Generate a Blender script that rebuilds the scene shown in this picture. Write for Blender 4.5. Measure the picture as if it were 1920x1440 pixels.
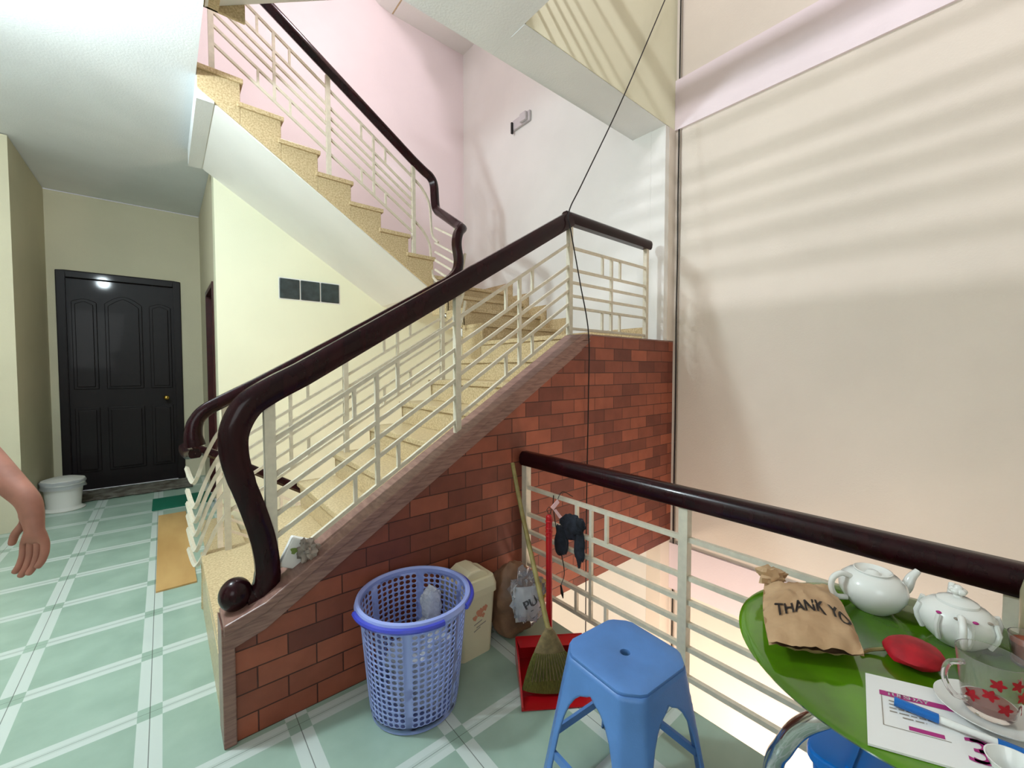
import bpy, bmesh, math, random
from mathutils import Vector, Matrix, noise
random.seed(7)
for o in list(bpy.data.objects): bpy.data.objects.remove(o)
S = bpy.context.scene; C = S.collection; PI = math.pi

# ------------------------------------------------------------------ camera
cam = bpy.data.cameras.new('camera'); co = bpy.data.objects.new('camera', cam); C.objects.link(co)
co.location = (0, 0, 1.5); co.rotation_euler = (math.radians(90-2.06), 0, math.radians(-40))
cam.sensor_width = 36; cam.lens = 778/1920*36; cam.clip_start = 0.03
S.camera = co

# ------------------------------------------------------------------ light
w = bpy.data.worlds.new('world'); S.world = w; w.use_nodes = True
w.node_tree.nodes['Background'].inputs[0].default_value = (0.95, 0.97, 1.0, 1)
w.node_tree.nodes['Background'].inputs[1].default_value = 0.22
def area(name, loc, size, power, col, aim, sy=None):
    l = bpy.data.lights.new(name, 'AREA'); l.energy = power; l.color = col
    l.shape = 'RECTANGLE'; l.size = size; l.size_y = sy or size
    o = bpy.data.objects.new(name, l); C.objects.link(o); o.location = loc
    o.rotation_euler = (Vector(aim)-Vector(loc)).to_track_quat('-Z', 'Y').to_euler(); return o
def point(name, loc, power, col, r=0.1):
    l = bpy.data.lights.new(name, 'POINT'); l.energy = power; l.color = col; l.shadow_soft_size = r
    o = bpy.data.objects.new(name, l); C.objects.link(o); o.location = loc; return o
point('hall_tube_light', (-0.90, 2.70, 3.25), 136, (0.82, 0.95, 1.0), 0.10)
area('upper_hall_light', (-0.1, 0.5, 5.42), 1.5, 52, (0.96, 0.95, 1.0), (3.54, 0.5, 2.9), 0.10)
point('upper_stair_light', (1.6, 2.6, 6.3), 64, (1.0, 0.88, 0.94), 0.15)
point('upper_landing_light', (1.15, 3.5, 4.9), 36, (1.0, 0.90, 0.95), 0.12)
point('lower_hall_light', (2.5, 0.9, -1.5), 84, (1.0, 0.76, 0.62), 0.15)
point('lower_stair_light', (1.5, 3.5, -0.9), 50, (1.0, 0.80, 0.62), 0.15)
area('front_fill_light', (-1.6, -1.6, 2.3), 1.6, 16, (0.93, 0.98, 1.0), (1.2, 2.5, 1.0))  # added fill lamp behind the camera, brightens the stool and foreground
S.view_settings.view_transform = 'Standard'; S.view_settings.look = 'None'
S.view_settings.gamma = 1; S.view_settings.use_curve_mapping = False
S.view_settings.exposure = 0.52

# ------------------------------------------------------------------ materials
def lin(c): return tuple((x/255/12.92 if x/255 <= .04045 else ((x/255+.055)/1.055)**2.4) for x in c)+(1,)
def mat(name, col, rough=.5, metal=0, var=0, vscale=8, bump=0, bscale=60, coat=0, trans=0, alpha=1, ior=1.45, spec=.5, col2=None, stretch=None):
    m = bpy.data.materials.new(name); m.use_nodes = True; nt = m.node_tree; b = nt.nodes['Principled BSDF']
    b.inputs['Base Color'].default_value = lin(col); b.inputs['Roughness'].default_value = rough
    b.inputs['Metallic'].default_value = metal; b.inputs['Coat Weight'].default_value = coat; b.inputs['Coat Roughness'].default_value = .06
    b.inputs['Transmission Weight'].default_value = trans; b.inputs['Alpha'].default_value = alpha; b.inputs['IOR'].default_value = ior
    b.inputs['Specular IOR Level'].default_value = spec
    tc = nt.nodes.new('ShaderNodeTexCoord'); mp = nt.nodes.new('ShaderNodeMapping'); nt.links.new(tc.outputs['Object'], mp.inputs[0])
    if stretch: mp.inputs['Scale'].default_value = stretch
    if var or col2:
        n = nt.nodes.new('ShaderNodeTexNoise'); n.inputs['Scale'].default_value = vscale; n.inputs['Detail'].default_value = 5
        nt.links.new(mp.outputs[0], n.inputs['Vector'])
        r = nt.nodes.new('ShaderNodeValToRGB'); r.color_ramp.elements[0].position = .35; r.color_ramp.elements[1].position = .65
        c2 = col2 or tuple(max(0, x*(1-var)) for x in col)
        r.color_ramp.elements[0].color = lin(c2); r.color_ramp.elements[1].color = lin(col)
        nt.links.new(n.outputs['Fac'], r.inputs[0]); nt.links.new(r.outputs[0], b.inputs['Base Color'])
    if bump:
        n = nt.nodes.new('ShaderNodeTexNoise'); n.inputs['Scale'].default_value = bscale; nt.links.new(mp.outputs[0], n.inputs['Vector'])
        bp = nt.nodes.new('ShaderNodeBump'); bp.inputs['Strength'].default_value = bump; bp.inputs['Distance'].default_value = .01
        nt.links.new(n.outputs['Fac'], bp.inputs['Height']); nt.links.new(bp.outputs[0], b.inputs['Normal'])
    return m
M = {}
M['cream'] = mat('cream_plaster', (228, 219, 207), .75, var=.03, vscale=1.5, bump=.12, bscale=90)
M['corridor'] = mat('corridor_plaster', (200, 193, 166), .75, var=.03, vscale=1.5, bump=.12, bscale=90)
M['white'] = mat('white_plaster', (232, 232, 228), .75, var=.02, vscale=2, bump=.1, bscale=90)
M['yellow'] = mat('pale_yellow_plaster', (230, 230, 203), .75, var=.02, vscale=1.5, bump=.1, bscale=90)
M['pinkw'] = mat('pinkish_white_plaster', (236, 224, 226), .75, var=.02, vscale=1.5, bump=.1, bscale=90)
M['band'] = mat('pink_band_paint', (236, 224, 230), .7, var=.02, vscale=2, bump=.1, bscale=80)
M['ceil'] = mat('ceiling_paint', (228, 232, 234), .8, var=.03, vscale=2, bump=.15, bscale=80)
M['granite'] = mat('beige_granite', (214, 194, 154), .3, col2=(178, 154, 114), vscale=85, bump=.05, bscale=120)
M['cap'] = mat('mauve_brown_stone', (150, 116, 104), .35, col2=(122, 90, 82), vscale=12, stretch=(1, 1, 8), bump=.08)
M['mahog'] = mat('dark_mahogany', (40, 8, 14), .24, col2=(26, 5, 10), vscale=18, coat=.14, spec=.22, stretch=(1, 1, .3))
M['metal'] = mat('cream_painted_steel', (220, 212, 192), .38, var=.05, vscale=30)
M['door'] = mat('black_brown_door_wood', (20, 10, 12), .5, col2=(14, 8, 10), vscale=14, coat=.1, spec=.3, stretch=(4, 4, .5))
M['doorframe'] = mat('oxblood_frame_wood', (62, 18, 18), .35, var=.2, vscale=14)
M['brass'] = mat('brass', (214, 176, 90), .2, metal=1)
M['glass_block'] = mat('dark_glass', (52, 66, 68), .12, var=.3, vscale=12, coat=.4)
M['cable'] = mat('black_rubber', (18, 16, 18), .5)
M['greycable'] = mat('grey_cable', (150, 140, 128), .5)
M['lilac'] = mat('periwinkle_plastic', (150, 165, 226), .35, coat=.2)
M['rimblue'] = mat('royal_blue_plastic', (62, 72, 190), .3, coat=.2)
M['blue'] = mat('blue_stool_plastic', (90, 136, 200), .38, var=.05, vscale=10, bump=.05, bscale=200)
M['deepblue'] = mat('deep_blue_plastic', (4, 104, 190), .3, coat=.2)
M['bin'] = mat('cream_plastic', (222, 212, 180), .4)
M['binprint'] = mat('faded_orange_print', (206, 140, 110), .5)
M['binprint2'] = mat('faded_grey_print', (150, 140, 128), .5)
M['red'] = mat('red_plastic', (176, 14, 24), .3, coat=.2)
M['redcloth'] = mat('red_fabric', (178, 8, 30), .6, var=.2, vscale=30)
M['bamboo'] = mat('olive_bamboo', (150, 138, 84), .45, col2=(122, 108, 60), vscale=20)
M['bristle'] = mat('olive_bristle', (112, 108, 44), .7, col2=(78, 76, 26), vscale=60, stretch=(6, 6, .6), bump=.5, bscale=200)
M['wrap'] = mat('woven_binding', (136, 116, 78), .6, var=.2, vscale=40)
M['film'] = mat('clear_plastic_film', (236, 240, 250), .12, trans=.9, ior=1.2, bump=.3, bscale=60)
M['bubble'] = mat('bubble_wrap', (230, 234, 244), .12, trans=.5, bump=.8, bscale=70, ior=1.2, coat=.3)
M['paper'] = mat('kraft_paper', (196, 164, 128), .7, col2=(176, 142, 106), vscale=8, bump=.35, bscale=25)
M['brownbag'] = mat('brown_bag_plastic', (150, 112, 86), .5, var=.3, vscale=7, bump=.4, bscale=18)
M['ink'] = mat('black_ink', (28, 20, 20), .6)
M['silver'] = mat('white_pouch', (226, 226, 226), .3, var=.1, vscale=20, coat=.3)
M['yel'] = mat('yellow_plastic', (214, 170, 20), .35)
M['black'] = mat('dark_cloth', (40, 46, 58), .85, var=.4, vscale=30, bump=.3, bscale=60)
M['glassgreen'] = mat('green_glass', (86, 138, 14), .1, var=.25, vscale=5, coat=.5)
M['chrome'] = mat('chrome', (190, 190, 190), .12, metal=1)
M['china'] = mat('white_china', (228, 230, 226), .12, coat=.5)
M['crystal'] = mat('clear_glass', (248, 244, 244), .03, trans=.93, ior=1.3)
M['bottle'] = mat('murky_clear_bottle', (196, 190, 160), .15, trans=.5, ior=1.25)
M['card'] = mat('white_card', (232, 232, 230), .5)
M['magenta'] = mat('magenta_ink', (170, 40, 120), .5)
M['tan'] = mat('tan_paint', (210, 180, 140), .5)
M['penblue'] = mat('pen_blue_plastic', (0, 96, 176), .25, coat=.3)
M['cork'] = mat('brown_tea', (150, 74, 48), .4)
M['ply'] = mat('plywood', (196, 160, 104), .5, col2=(176, 138, 84), vscale=5, stretch=(1, .25, 1))
M['green_mat'] = mat('green_rubber_mat', (0, 96, 72), .7, bump=.3, bscale=200)
M['rug'] = mat('grey_rag_rug', (120, 116, 106), .95, col2=(70, 62, 52), vscale=9, bump=.6, bscale=60)
M['binwhite'] = mat('white_bin_plastic', (206, 204, 196), .4)
M['skin'] = mat('skin', (176, 120, 102), .5, var=.1, vscale=20)
M['shirt'] = mat('lilac_shirt', (178, 172, 186), .85)
M['trouser'] = mat('grey_trousers', (70, 70, 80), .85)
M['hair'] = mat('black_hair', (20, 16, 16), .5)
M['pinktape'] = mat('pink_ribbon', (240, 200, 206), .4)
M['green_ink'] = mat('leaf_green_ink', (120, 140, 70), .6)
M['crumple'] = mat('crumpled_grey_paper', (172, 160, 150), .7, var=.3, vscale=20, bump=.5, bscale=30)
M['lampbody'] = mat('pale_lamp_body', (200, 196, 198), .5)

def brick_mat(name, c1, c2, c3):
    m = bpy.data.materials.new(name); m.use_nodes = True; nt = m.node_tree; b = nt.nodes['Principled BSDF']
    tc = nt.nodes.new('ShaderNodeTexCoord'); sx = nt.nodes.new('ShaderNodeSeparateXYZ'); cb = nt.nodes.new('ShaderNodeCombineXYZ')
    nt.links.new(tc.outputs['Object'], sx.inputs[0]); nt.links.new(sx.outputs[0], cb.inputs[0]); nt.links.new(sx.outputs[2], cb.inputs[1])
    t = nt.nodes.new('ShaderNodeTexBrick'); nt.links.new(cb.outputs[0], t.inputs['Vector'])
    t.inputs['Scale'].default_value = 1; t.inputs['Brick Width'].default_value = .228; t.inputs['Row Height'].default_value = .092
    t.inputs['Mortar Size'].default_value = .0032; t.inputs['Mortar Smooth'].default_value = .4; t.inputs['Bias'].default_value = 0
    t.inputs['Color1'].default_value = lin(c1); t.inputs['Color2'].default_value = lin(c2); t.inputs['Mortar'].default_value = lin(c3)
    n = nt.nodes.new('ShaderNodeTexNoise'); n.inputs['Scale'].default_value = 9; n.inputs['Detail'].default_value = 6
    nt.links.new(tc.outputs['Object'], n.inputs['Vector'])
    mx = nt.nodes.new('ShaderNodeMix'); mx.data_type = 'RGBA'; mx.blend_type = 'MULTIPLY'; mx.inputs[0].default_value = .55
    r = nt.nodes.new('ShaderNodeValToRGB'); r.color_ramp.elements[0].position = .3; r.color_ramp.elements[0].color = (.55, .5, .5, 1); r.color_ramp.elements[1].position = .7
    nt.links.new(n.outputs['Fac'], r.inputs[0]); nt.links.new(t.outputs['Color'], mx.inputs[6]); nt.links.new(r.outputs[0], mx.inputs[7])
    nt.links.new(mx.outputs[2], b.inputs['Base Color'])
    bp = nt.nodes.new('ShaderNodeBump'); bp.inputs['Strength'].default_value = .7; bp.inputs['Distance'].default_value = .008; bp.invert = True
    nt.links.new(t.outputs['Fac'], bp.inputs['Height'])
    bp2 = nt.nodes.new('ShaderNodeBump'); bp2.inputs['Strength'].default_value = .35; bp2.inputs['Distance'].default_value = .006
    nt.links.new(n.outputs['Fac'], bp2.inputs['Height']); nt.links.new(bp.outputs[0], bp2.inputs['Normal'])
    nt.links.new(bp2.outputs[0], b.inputs['Normal']); b.inputs['Roughness'].default_value = .5
    return m
M['brick'] = brick_mat('red_brick', (168, 92, 66), (112, 56, 43), (74, 34, 25))

def tile_mat():
    m = bpy.data.materials.new('green_white_floor_tile'); m.use_nodes = True; nt = m.node_tree; b = nt.nodes['Principled BSDF']
    L = nt.links.new
    def mth(op, a, bb=None, c=None):
        n = nt.nodes.new('ShaderNodeMath'); n.operation = op
        for i, v in enumerate((a, bb, c)):
            if v is None: continue
            if isinstance(v, (int, float)): n.inputs[i].default_value = v
            else: L(v, n.inputs[i])
        return n.outputs[0]
    tc = nt.nodes.new('ShaderNodeTexCoord'); sx = nt.nodes.new('ShaderNodeSeparateXYZ'); L(tc.outputs['Object'], sx.inputs[0])
    T = .4843
    def dist(o, off):
        f = mth('FRACT', mth('DIVIDE', mth('ADD', o, off), T)); return mth('MULTIPLY', mth('MINIMUM', f, mth('SUBTRACT', 1, f)), T)
    dx = dist(sx.outputs[0], .08+T*20); dy = dist(sx.outputs[1], T*20-1.397)
    bx = mth('LESS_THAN', dx, .042); by = mth('LESS_THAN', dy, .042)
    band = mth('ABSOLUTE', mth('SUBTRACT', bx, by))                 # crossings stay green
    inner = mth('MULTIPLY', mth('LESS_THAN', dy, .012), by)
    grout = mth('MAXIMUM', mth('LESS_THAN', dx, .0016), mth('LESS_THAN', dy, .0011))
    n = nt.nodes.new('ShaderNodeTexNoise'); n.inputs['Scale'].default_value = 5; n.inputs['Detail'].default_value = 4; L(tc.outputs['Object'], n.inputs['Vector'])
    r = nt.nodes.new('ShaderNodeValToRGB'); r.color_ramp.elements[0].position = .3; r.color_ramp.elements[1].position = .7
    r.color_ramp.elements[0].color = lin((144, 168, 152)); r.color_ramp.elements[1].color = lin((160, 184, 168)); L(n.outputs['Fac'], r.inputs[0])
    def mix(f, a, c):
        x = nt.nodes.new('ShaderNodeMix'); x.data_type = 'RGBA'; L(f, x.inputs[0])
        if isinstance(a, tuple): x.inputs[6].default_value = a
        else: L(a, x.inputs[6])
        if isinstance(c, tuple): x.inputs[7].default_value = c
        else: L(c, x.inputs[7])
        return x.outputs[2]
    c = mix(band, r.outputs[0], lin((196, 207, 200)))
    c = mix(mth('MULTIPLY', mth('MULTIPLY', inner, band), .5), c, lin((170, 186, 176)))
    c = mix(mth('MULTIPLY', grout, .75), c, lin((60, 66, 60)))
    L(c, b.inputs['Base Color']); b.inputs['Roughness'].default_value = .28
    bp = nt.nodes.new('ShaderNodeBump'); bp.inputs['Strength'].default_value = .3; bp.inputs['Distance'].default_value = .002; bp.invert = True
    L(grout, bp.inputs['Height']); L(bp.outputs[0], b.inputs['Normal'])
    return m
M['tile'] = tile_mat()

# ------------------------------------------------------------------ geometry helpers
class MB:
    def __init__(s): s.v = []; s.f = []
    def add(s, v, f):
        n = len(s.v); s.v += [Vector(p) for p in v]; s.f += [tuple(i+n for i in q) for q in f]; return s
    def box(s, x0, x1, y0, y1, z0, z1, bev=0):
        if bev:
            return s.prism([(x0+bev, y0), (x1-bev, y0), (x1, y0+bev), (x1, y1-bev), (x1-bev, y1), (x0+bev, y1), (x0, y1-bev), (x0, y0+bev)], 'z', z0, z1)
        return s.add([(x0,y0,z0),(x1,y0,z0),(x1,y1,z0),(x0,y1,z0),(x0,y0,z1),(x1,y0,z1),(x1,y1,z1),(x0,y1,z1)],
                     [(0,3,2,1),(4,5,6,7),(0,1,5,4),(1,2,6,5),(2,3,7,6),(3,0,4,7)])
    def prism(s, pts, axis, a, b):
        def p3(p, t):
            return (p[0], p[1], t) if axis == 'z' else (p[0], t, p[1]) if axis == 'y' else (t, p[0], p[1])
        n = len(pts)
        return s.add([p3(p, a) for p in pts]+[p3(p, b) for p in pts],
                     [tuple(range(n)), tuple(reversed(range(n, 2*n)))]+[((i+1) % n, i, i+n, (i+1) % n+n) for i in range(n)])
    def sweep(s, path, prof, ref=None, caps=True, scales=None):
        P = [Vector(p) for p in path]; n = len(P); k = len(prof); T = []
        for i in range(n):
            T.append((P[min(i+1, n-1)]-P[max(i-1, 0)]).normalized())
        u = Vector(ref) if ref else (Vector((0, 0, 1)) if abs(T[0].z) < .9 else Vector((1, 0, 0)))
        u = (u-T[0]*u.dot(T[0])).normalized(); vs = []
        for i in range(n):
            if i:
                q = T[i-1].rotation_difference(T[i]); u = q @ u; u = (u-T[i]*u.dot(T[i])).normalized()
            side = T[i].cross(u); sc = scales[i] if scales else 1
            vs += [P[i]+side*a*sc+u*b*sc for a, b in prof]
        f = [(i*k+j, i*k+(j+1) % k, (i+1)*k+(j+1) % k, (i+1)*k+j) for i in range(n-1) for j in range(k)]
        if caps: f += [tuple(reversed(range(k))), tuple(range((n-1)*k, n*k))]
        return s.add(vs, f)
    def tube(s, path, r, n=8, caps=True, scales=None):
        return s.sweep(path, [(math.cos(2*PI*j/n)*r, math.sin(2*PI*j/n)*r) for j in range(n)], None, caps, scales)
    def bar(s, path, w, h=None, ref=None):
        h = h or w; return s.sweep(path, [(-w/2, -h/2), (w/2, -h/2), (w/2, h/2), (-w/2, h/2)], ref)
    def lathe(s, prof, n=40, c=(0, 0, 0), sx=1, sy=1):
        vs = []; k = len(prof)
        for j in range(n):
            a = 2*PI*j/n; vs += [(c[0]+r*math.cos(a)*sx, c[1]+r*math.sin(a)*sy, c[2]+z) for r, z in prof]
        f = [(j*k+i, ((j+1) % n)*k+i, ((j+1) % n)*k+i+1, j*k+i+1) for j in range(n) for i in range(k-1)]
        return s.add(vs, f)
    def ball(s, c, r, n=24, sq=(1, 1, 1)):
        vs = []; m = n//2
        for i in range(m+1):
            t = PI*i/m
            for j in range(n):
                a = 2*PI*j/n; vs.append((c[0]+r*sq[0]*math.sin(t)*math.cos(a), c[1]+r*sq[1]*math.sin(t)*math.sin(a), c[2]+r*sq[2]*math.cos(t)))
        return s.add(vs, [(i*n+j, (i+1)*n+j, (i+1)*n+(j+1) % n, i*n+(j+1) % n) for i in range(m) for j in range(n)])
    def build(s, name, m, parent=None, world=False, smooth=False, bevel=0, solid=0, sub=0):
        off = Vector((0, 0, 0))
        if world and parent is not None:
            p = parent
            while p is not None: off += p.location; p = p.parent
        me = bpy.data.meshes.new(name); me.from_pydata([v-off for v in s.v], [], s.f); me.validate()
        bm = bmesh.new(); bm.from_mesh(me); bmesh.ops.remove_doubles(bm, verts=bm.verts, dist=1e-5)
        if not solid: bmesh.ops.recalc_face_normals(bm, faces=bm.faces)
        bm.to_mesh(me); bm.free()
        if smooth:
            me.polygons.foreach_set('use_smooth', [True]*len(me.polygons))
            try: me.set_sharp_from_angle(angle=math.radians(42))
            except Exception: pass
        me.materials.append(M[m] if isinstance(m, str) else m)
        o = bpy.data.objects.new(name, me); C.objects.link(o)
        if parent is not None: o.parent = parent
        if solid:
            md = o.modifiers.new('solid', 'SOLIDIFY'); md.thickness = solid; md.offset = 0
        if bevel:
            md = o.modifiers.new('bevel', 'BEVEL'); md.width = bevel; md.segments = 2; md.limit_method = 'ANGLE'
        if sub:
            md = o.modifiers.new('sub', 'SUBSURF'); md.levels = sub; md.render_levels = sub
        return o
def smooth_path(pts, n=8):
    P = [Vector(p) for p in pts]; P = [2*P[0]-P[1]]+P+[2*P[-1]-P[-2]]; out = []
    for i in range(1, len(P)-2):
        for j in range(n):
            t = j/n; a, b, c, d = P[i-1:i+3]
            out.append(.5*((2*b)+(-a+c)*t+(2*a-5*b+4*c-d)*t*t+(-a+3*b-3*c+d)*t**3))
    out.append(P[-2]); return out
def tag(o, label=None, cat=None, group=None, kind=None):
    if label: o['label'] = label
    if cat: o['category'] = cat
    if group: o['group'] = group
    if kind: o['kind'] = kind
    return o
def thing(name, label, cat, loc=(0, 0, 0), rz=0, group=None):
    o = bpy.data.objects.new(name, None); C.objects.link(o); o.location = loc; o.rotation_euler = (0, 0, rz); o.empty_display_size = .05
    return tag(o, label, cat, group)
def struct(name, mb, m, **k):
    o = mb.build(name, m, **k); o['kind'] = 'structure'; return o
def text_verts(s, size):
    cu = bpy.data.curves.new('t', 'FONT'); cu.body = s; cu.size = size; cu.align_x = 'CENTER'; cu.align_y = 'CENTER'; cu.resolution_u = 4
    o = bpy.data.objects.new('t', cu); C.objects.link(o)
    dg = bpy.context.evaluated_depsgraph_get(); dg.update()
    me = bpy.data.meshes.new_from_object(o.evaluated_get(dg))
    v = [tuple(p.co) for p in me.vertices]; f = [tuple(p.vertices) for p in me.polygons]
    bpy.data.objects.remove(o); bpy.data.curves.remove(cu); bpy.data.meshes.remove(me); return v, f
def lettering(s, size, fn, name, m, parent, bold=0):
    v, f = text_verts(s, size); mb = MB()
    for dx in ([0] if not bold else [-bold, bold]):
        mb.add([fn(p[0]+dx, p[1]) for p in v], f)
    return mb.build(name, m, parent)

# ------------------------------------------------------------------ the room
ZS = 3.70                                   # storey height
RX, SX, BY, PY = 3.54, 3.37, 5.10, 1.95     # near right wall, stairwell right wall, back wall, parapet face
def floor_poly(z0, z1):
    mb = MB()
    mb.box(-2.6, 1.75, -2.6, PY, z0, z1); mb.box(-2.6, .17, PY, 7.27, z0, z1)
    mb.box(.17, .23, 3.2, BY, z0, z1); mb.box(.17, .42, BY, 7.27, z0, z1); return mb
struct('floor', floor_poly(-.10, 0), 'tile')
mb = MB(); mb.box(-2.6, 1.74, -2.6, 2.28, ZS-.09, ZS-.005); mb.box(-2.6, .225, 2.28, 7.27, ZS-.09, ZS-.005); mb.box(.225, .44, BY, 7.27, ZS-.09, ZS-.005)
struct('ceiling', mb, 'ceil')
struct('trim_1', MB().box(.225, .33, 3.8, BY, ZS-.25, ZS-.01), 'ceil')            # beam under the head of the upper flight
struct('wall_right', MB().box(RX, RX+.2, -2.6, PY+.14, -5, 8.2), 'cream')
struct('wall_stair_right', MB().box(SX, RX+.2, PY+.14, BY+.2, -5, 8.2).box(SX, SX+.06, PY, PY+.139, 1.753, 3.61), 'white')
struct('trim_2', MB().box(RX-.02, RX, -2.6, PY-.001, 3.61, 4.04), 'band')
struct('trim_3', MB().box(RX-.02, RX, -2.6, PY-.001, -.51, -.09), 'band')
# back wall of the stairwell, parted along the line of the upper flight
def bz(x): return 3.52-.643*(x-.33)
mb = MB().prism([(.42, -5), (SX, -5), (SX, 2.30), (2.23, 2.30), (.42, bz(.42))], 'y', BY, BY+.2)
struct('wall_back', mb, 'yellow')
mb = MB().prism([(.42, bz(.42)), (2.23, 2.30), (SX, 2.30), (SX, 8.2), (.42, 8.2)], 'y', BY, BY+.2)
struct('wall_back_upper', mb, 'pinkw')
# side wall of the corridor, with a door in it
mb = MB(); mb.box(.42, .60, BY+.2, 5.28+.1, -.1, 3.6); mb.box(.42, .60, 6.25, 7.27, -.1, 3.6); mb.box(.42, .60, 5.38, 6.25, 2.42, 3.6)
struct('wall_corridor', mb, 'corridor')
d2 = struct('door_2', MB().box(.50, .54, 5.43, 6.20, 0, 2.37), 'doorframe')
mb = MB(); mb.box(.405, .56, 5.38, 5.43, 0, 2.42); mb.box(.405, .56, 6.20, 6.25, 0, 2.42); mb.box(.405, .56, 5.43, 6.20, 2.37, 2.42)
mb.build('door_frame', 'doorframe', d2)
# end wall with the dark door
mb = MB(); mb.box(-1.3, -.96, 7.27, 7.45, -.1, 3.6); mb.box(.20, .60, 7.27, 7.45, -.1, 3.6); mb.box(-.96, .20, 7.27, 7.45, 2.68, 3.6)
struct('wall_end', mb, 'corridor')
d1 = struct('door_1', MB().box(-.90, .14, 7.30, 7.35, 0, 2.62), 'door')
mb = MB(); mb.box(-.96, -.88, 7.25, 7.40, 0, 2.68); mb.box(.12, .20, 7.25, 7.40, 0, 2.68); mb.box(-.88, .12, 7.25, 7.40, 2.60, 2.68)
mb.build('door_frame', 'door', d1, bevel=.008)
def panel(x0, x1, z0, z1, arch):
    pts = [(x0, z0), (x1, z0), (x1, z1)]
    for i in range(1, 12):
        t = i/12; pts.append((x1+(x0-x1)*t, z1+arch*math.sin(PI*t)))
    pts.append((x0, z1)); cx = (x0+x1)/2; cz = (z0+z1)/2
    inn = [(p[0]+(.03 if p[0] < cx else -.03)*min(1, abs(p[0]-cx)/.05), p[1]+(.03 if p[1] < cz else -.03)) for p in pts]
    mb = MB(); mb.prism(pts, 'y', 7.285, 7.30); mb.prism(inn, 'y', 7.268, 7.285); return mb
for x0, x1, ar in ((-.84, -.62, .04), (-.55, -.20, .10), (-.13, .09, .04)):
    panel(x0, x1, 1.25, 2.32, ar).build('door_panel', 'door', d1, bevel=.006)
    panel(x0, x1, .22, 1.02, 0).build('door_panel', 'door', d1, bevel=.006)
mb = MB().tube([(.02, 7.26, 1.12), (.02, 7.21, 1.12)], .012); mb.ball((.02, 7.19, 1.12), .032)
mb.build('door_knob', 'brass', d1, smooth=True)
mb = MB(); mb.box(-2.6, -1.03, 5.83, 6.0, -.1, 3.6); mb.box(-1.2, -1.03, 6.0, 7.27, -.1, 3.6)
struct('wall_left', mb, 'corridor')
struct('wall_far_left', MB().box(-2.8, -2.6, -2.6, 6, -.1, 8.2), 'cream')
struct('wall_front', MB().box(-2.8, RX+.2, -2.8, -2.6, -5, 8.2), 'cream')
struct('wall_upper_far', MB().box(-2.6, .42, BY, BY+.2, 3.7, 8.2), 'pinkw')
struct('ceiling_upper', MB().box(-2.8, RX+.2, -2.8, BY+.2, 8.0, 8.2), 'white')
struct('floor_lower', MB().box(-2.8, RX+.2, -2.8, BY+.2, -3.8, -3.7), 'tile')
# column strip where the stairwell wall meets the near wall
struct('trim_4', MB().box(SX+.06, RX, PY-.004, PY+.139, 1.753, 3.61).box(SX, RX, PY, PY+.139, -5, -.066), 'cream')
# three glass blocks
wn = struct('window_1', MB().box(.975, 1.62, BY-.004, BY+.01, 2.262, 2.500), 'white')
for i in range(3):
    x = .982+i*.212
    MB().box(x, x+.200, BY-.018, BY-.002, 2.272, 2.490).build('pane', 'glass_block', wn, bevel=.01)

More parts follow.
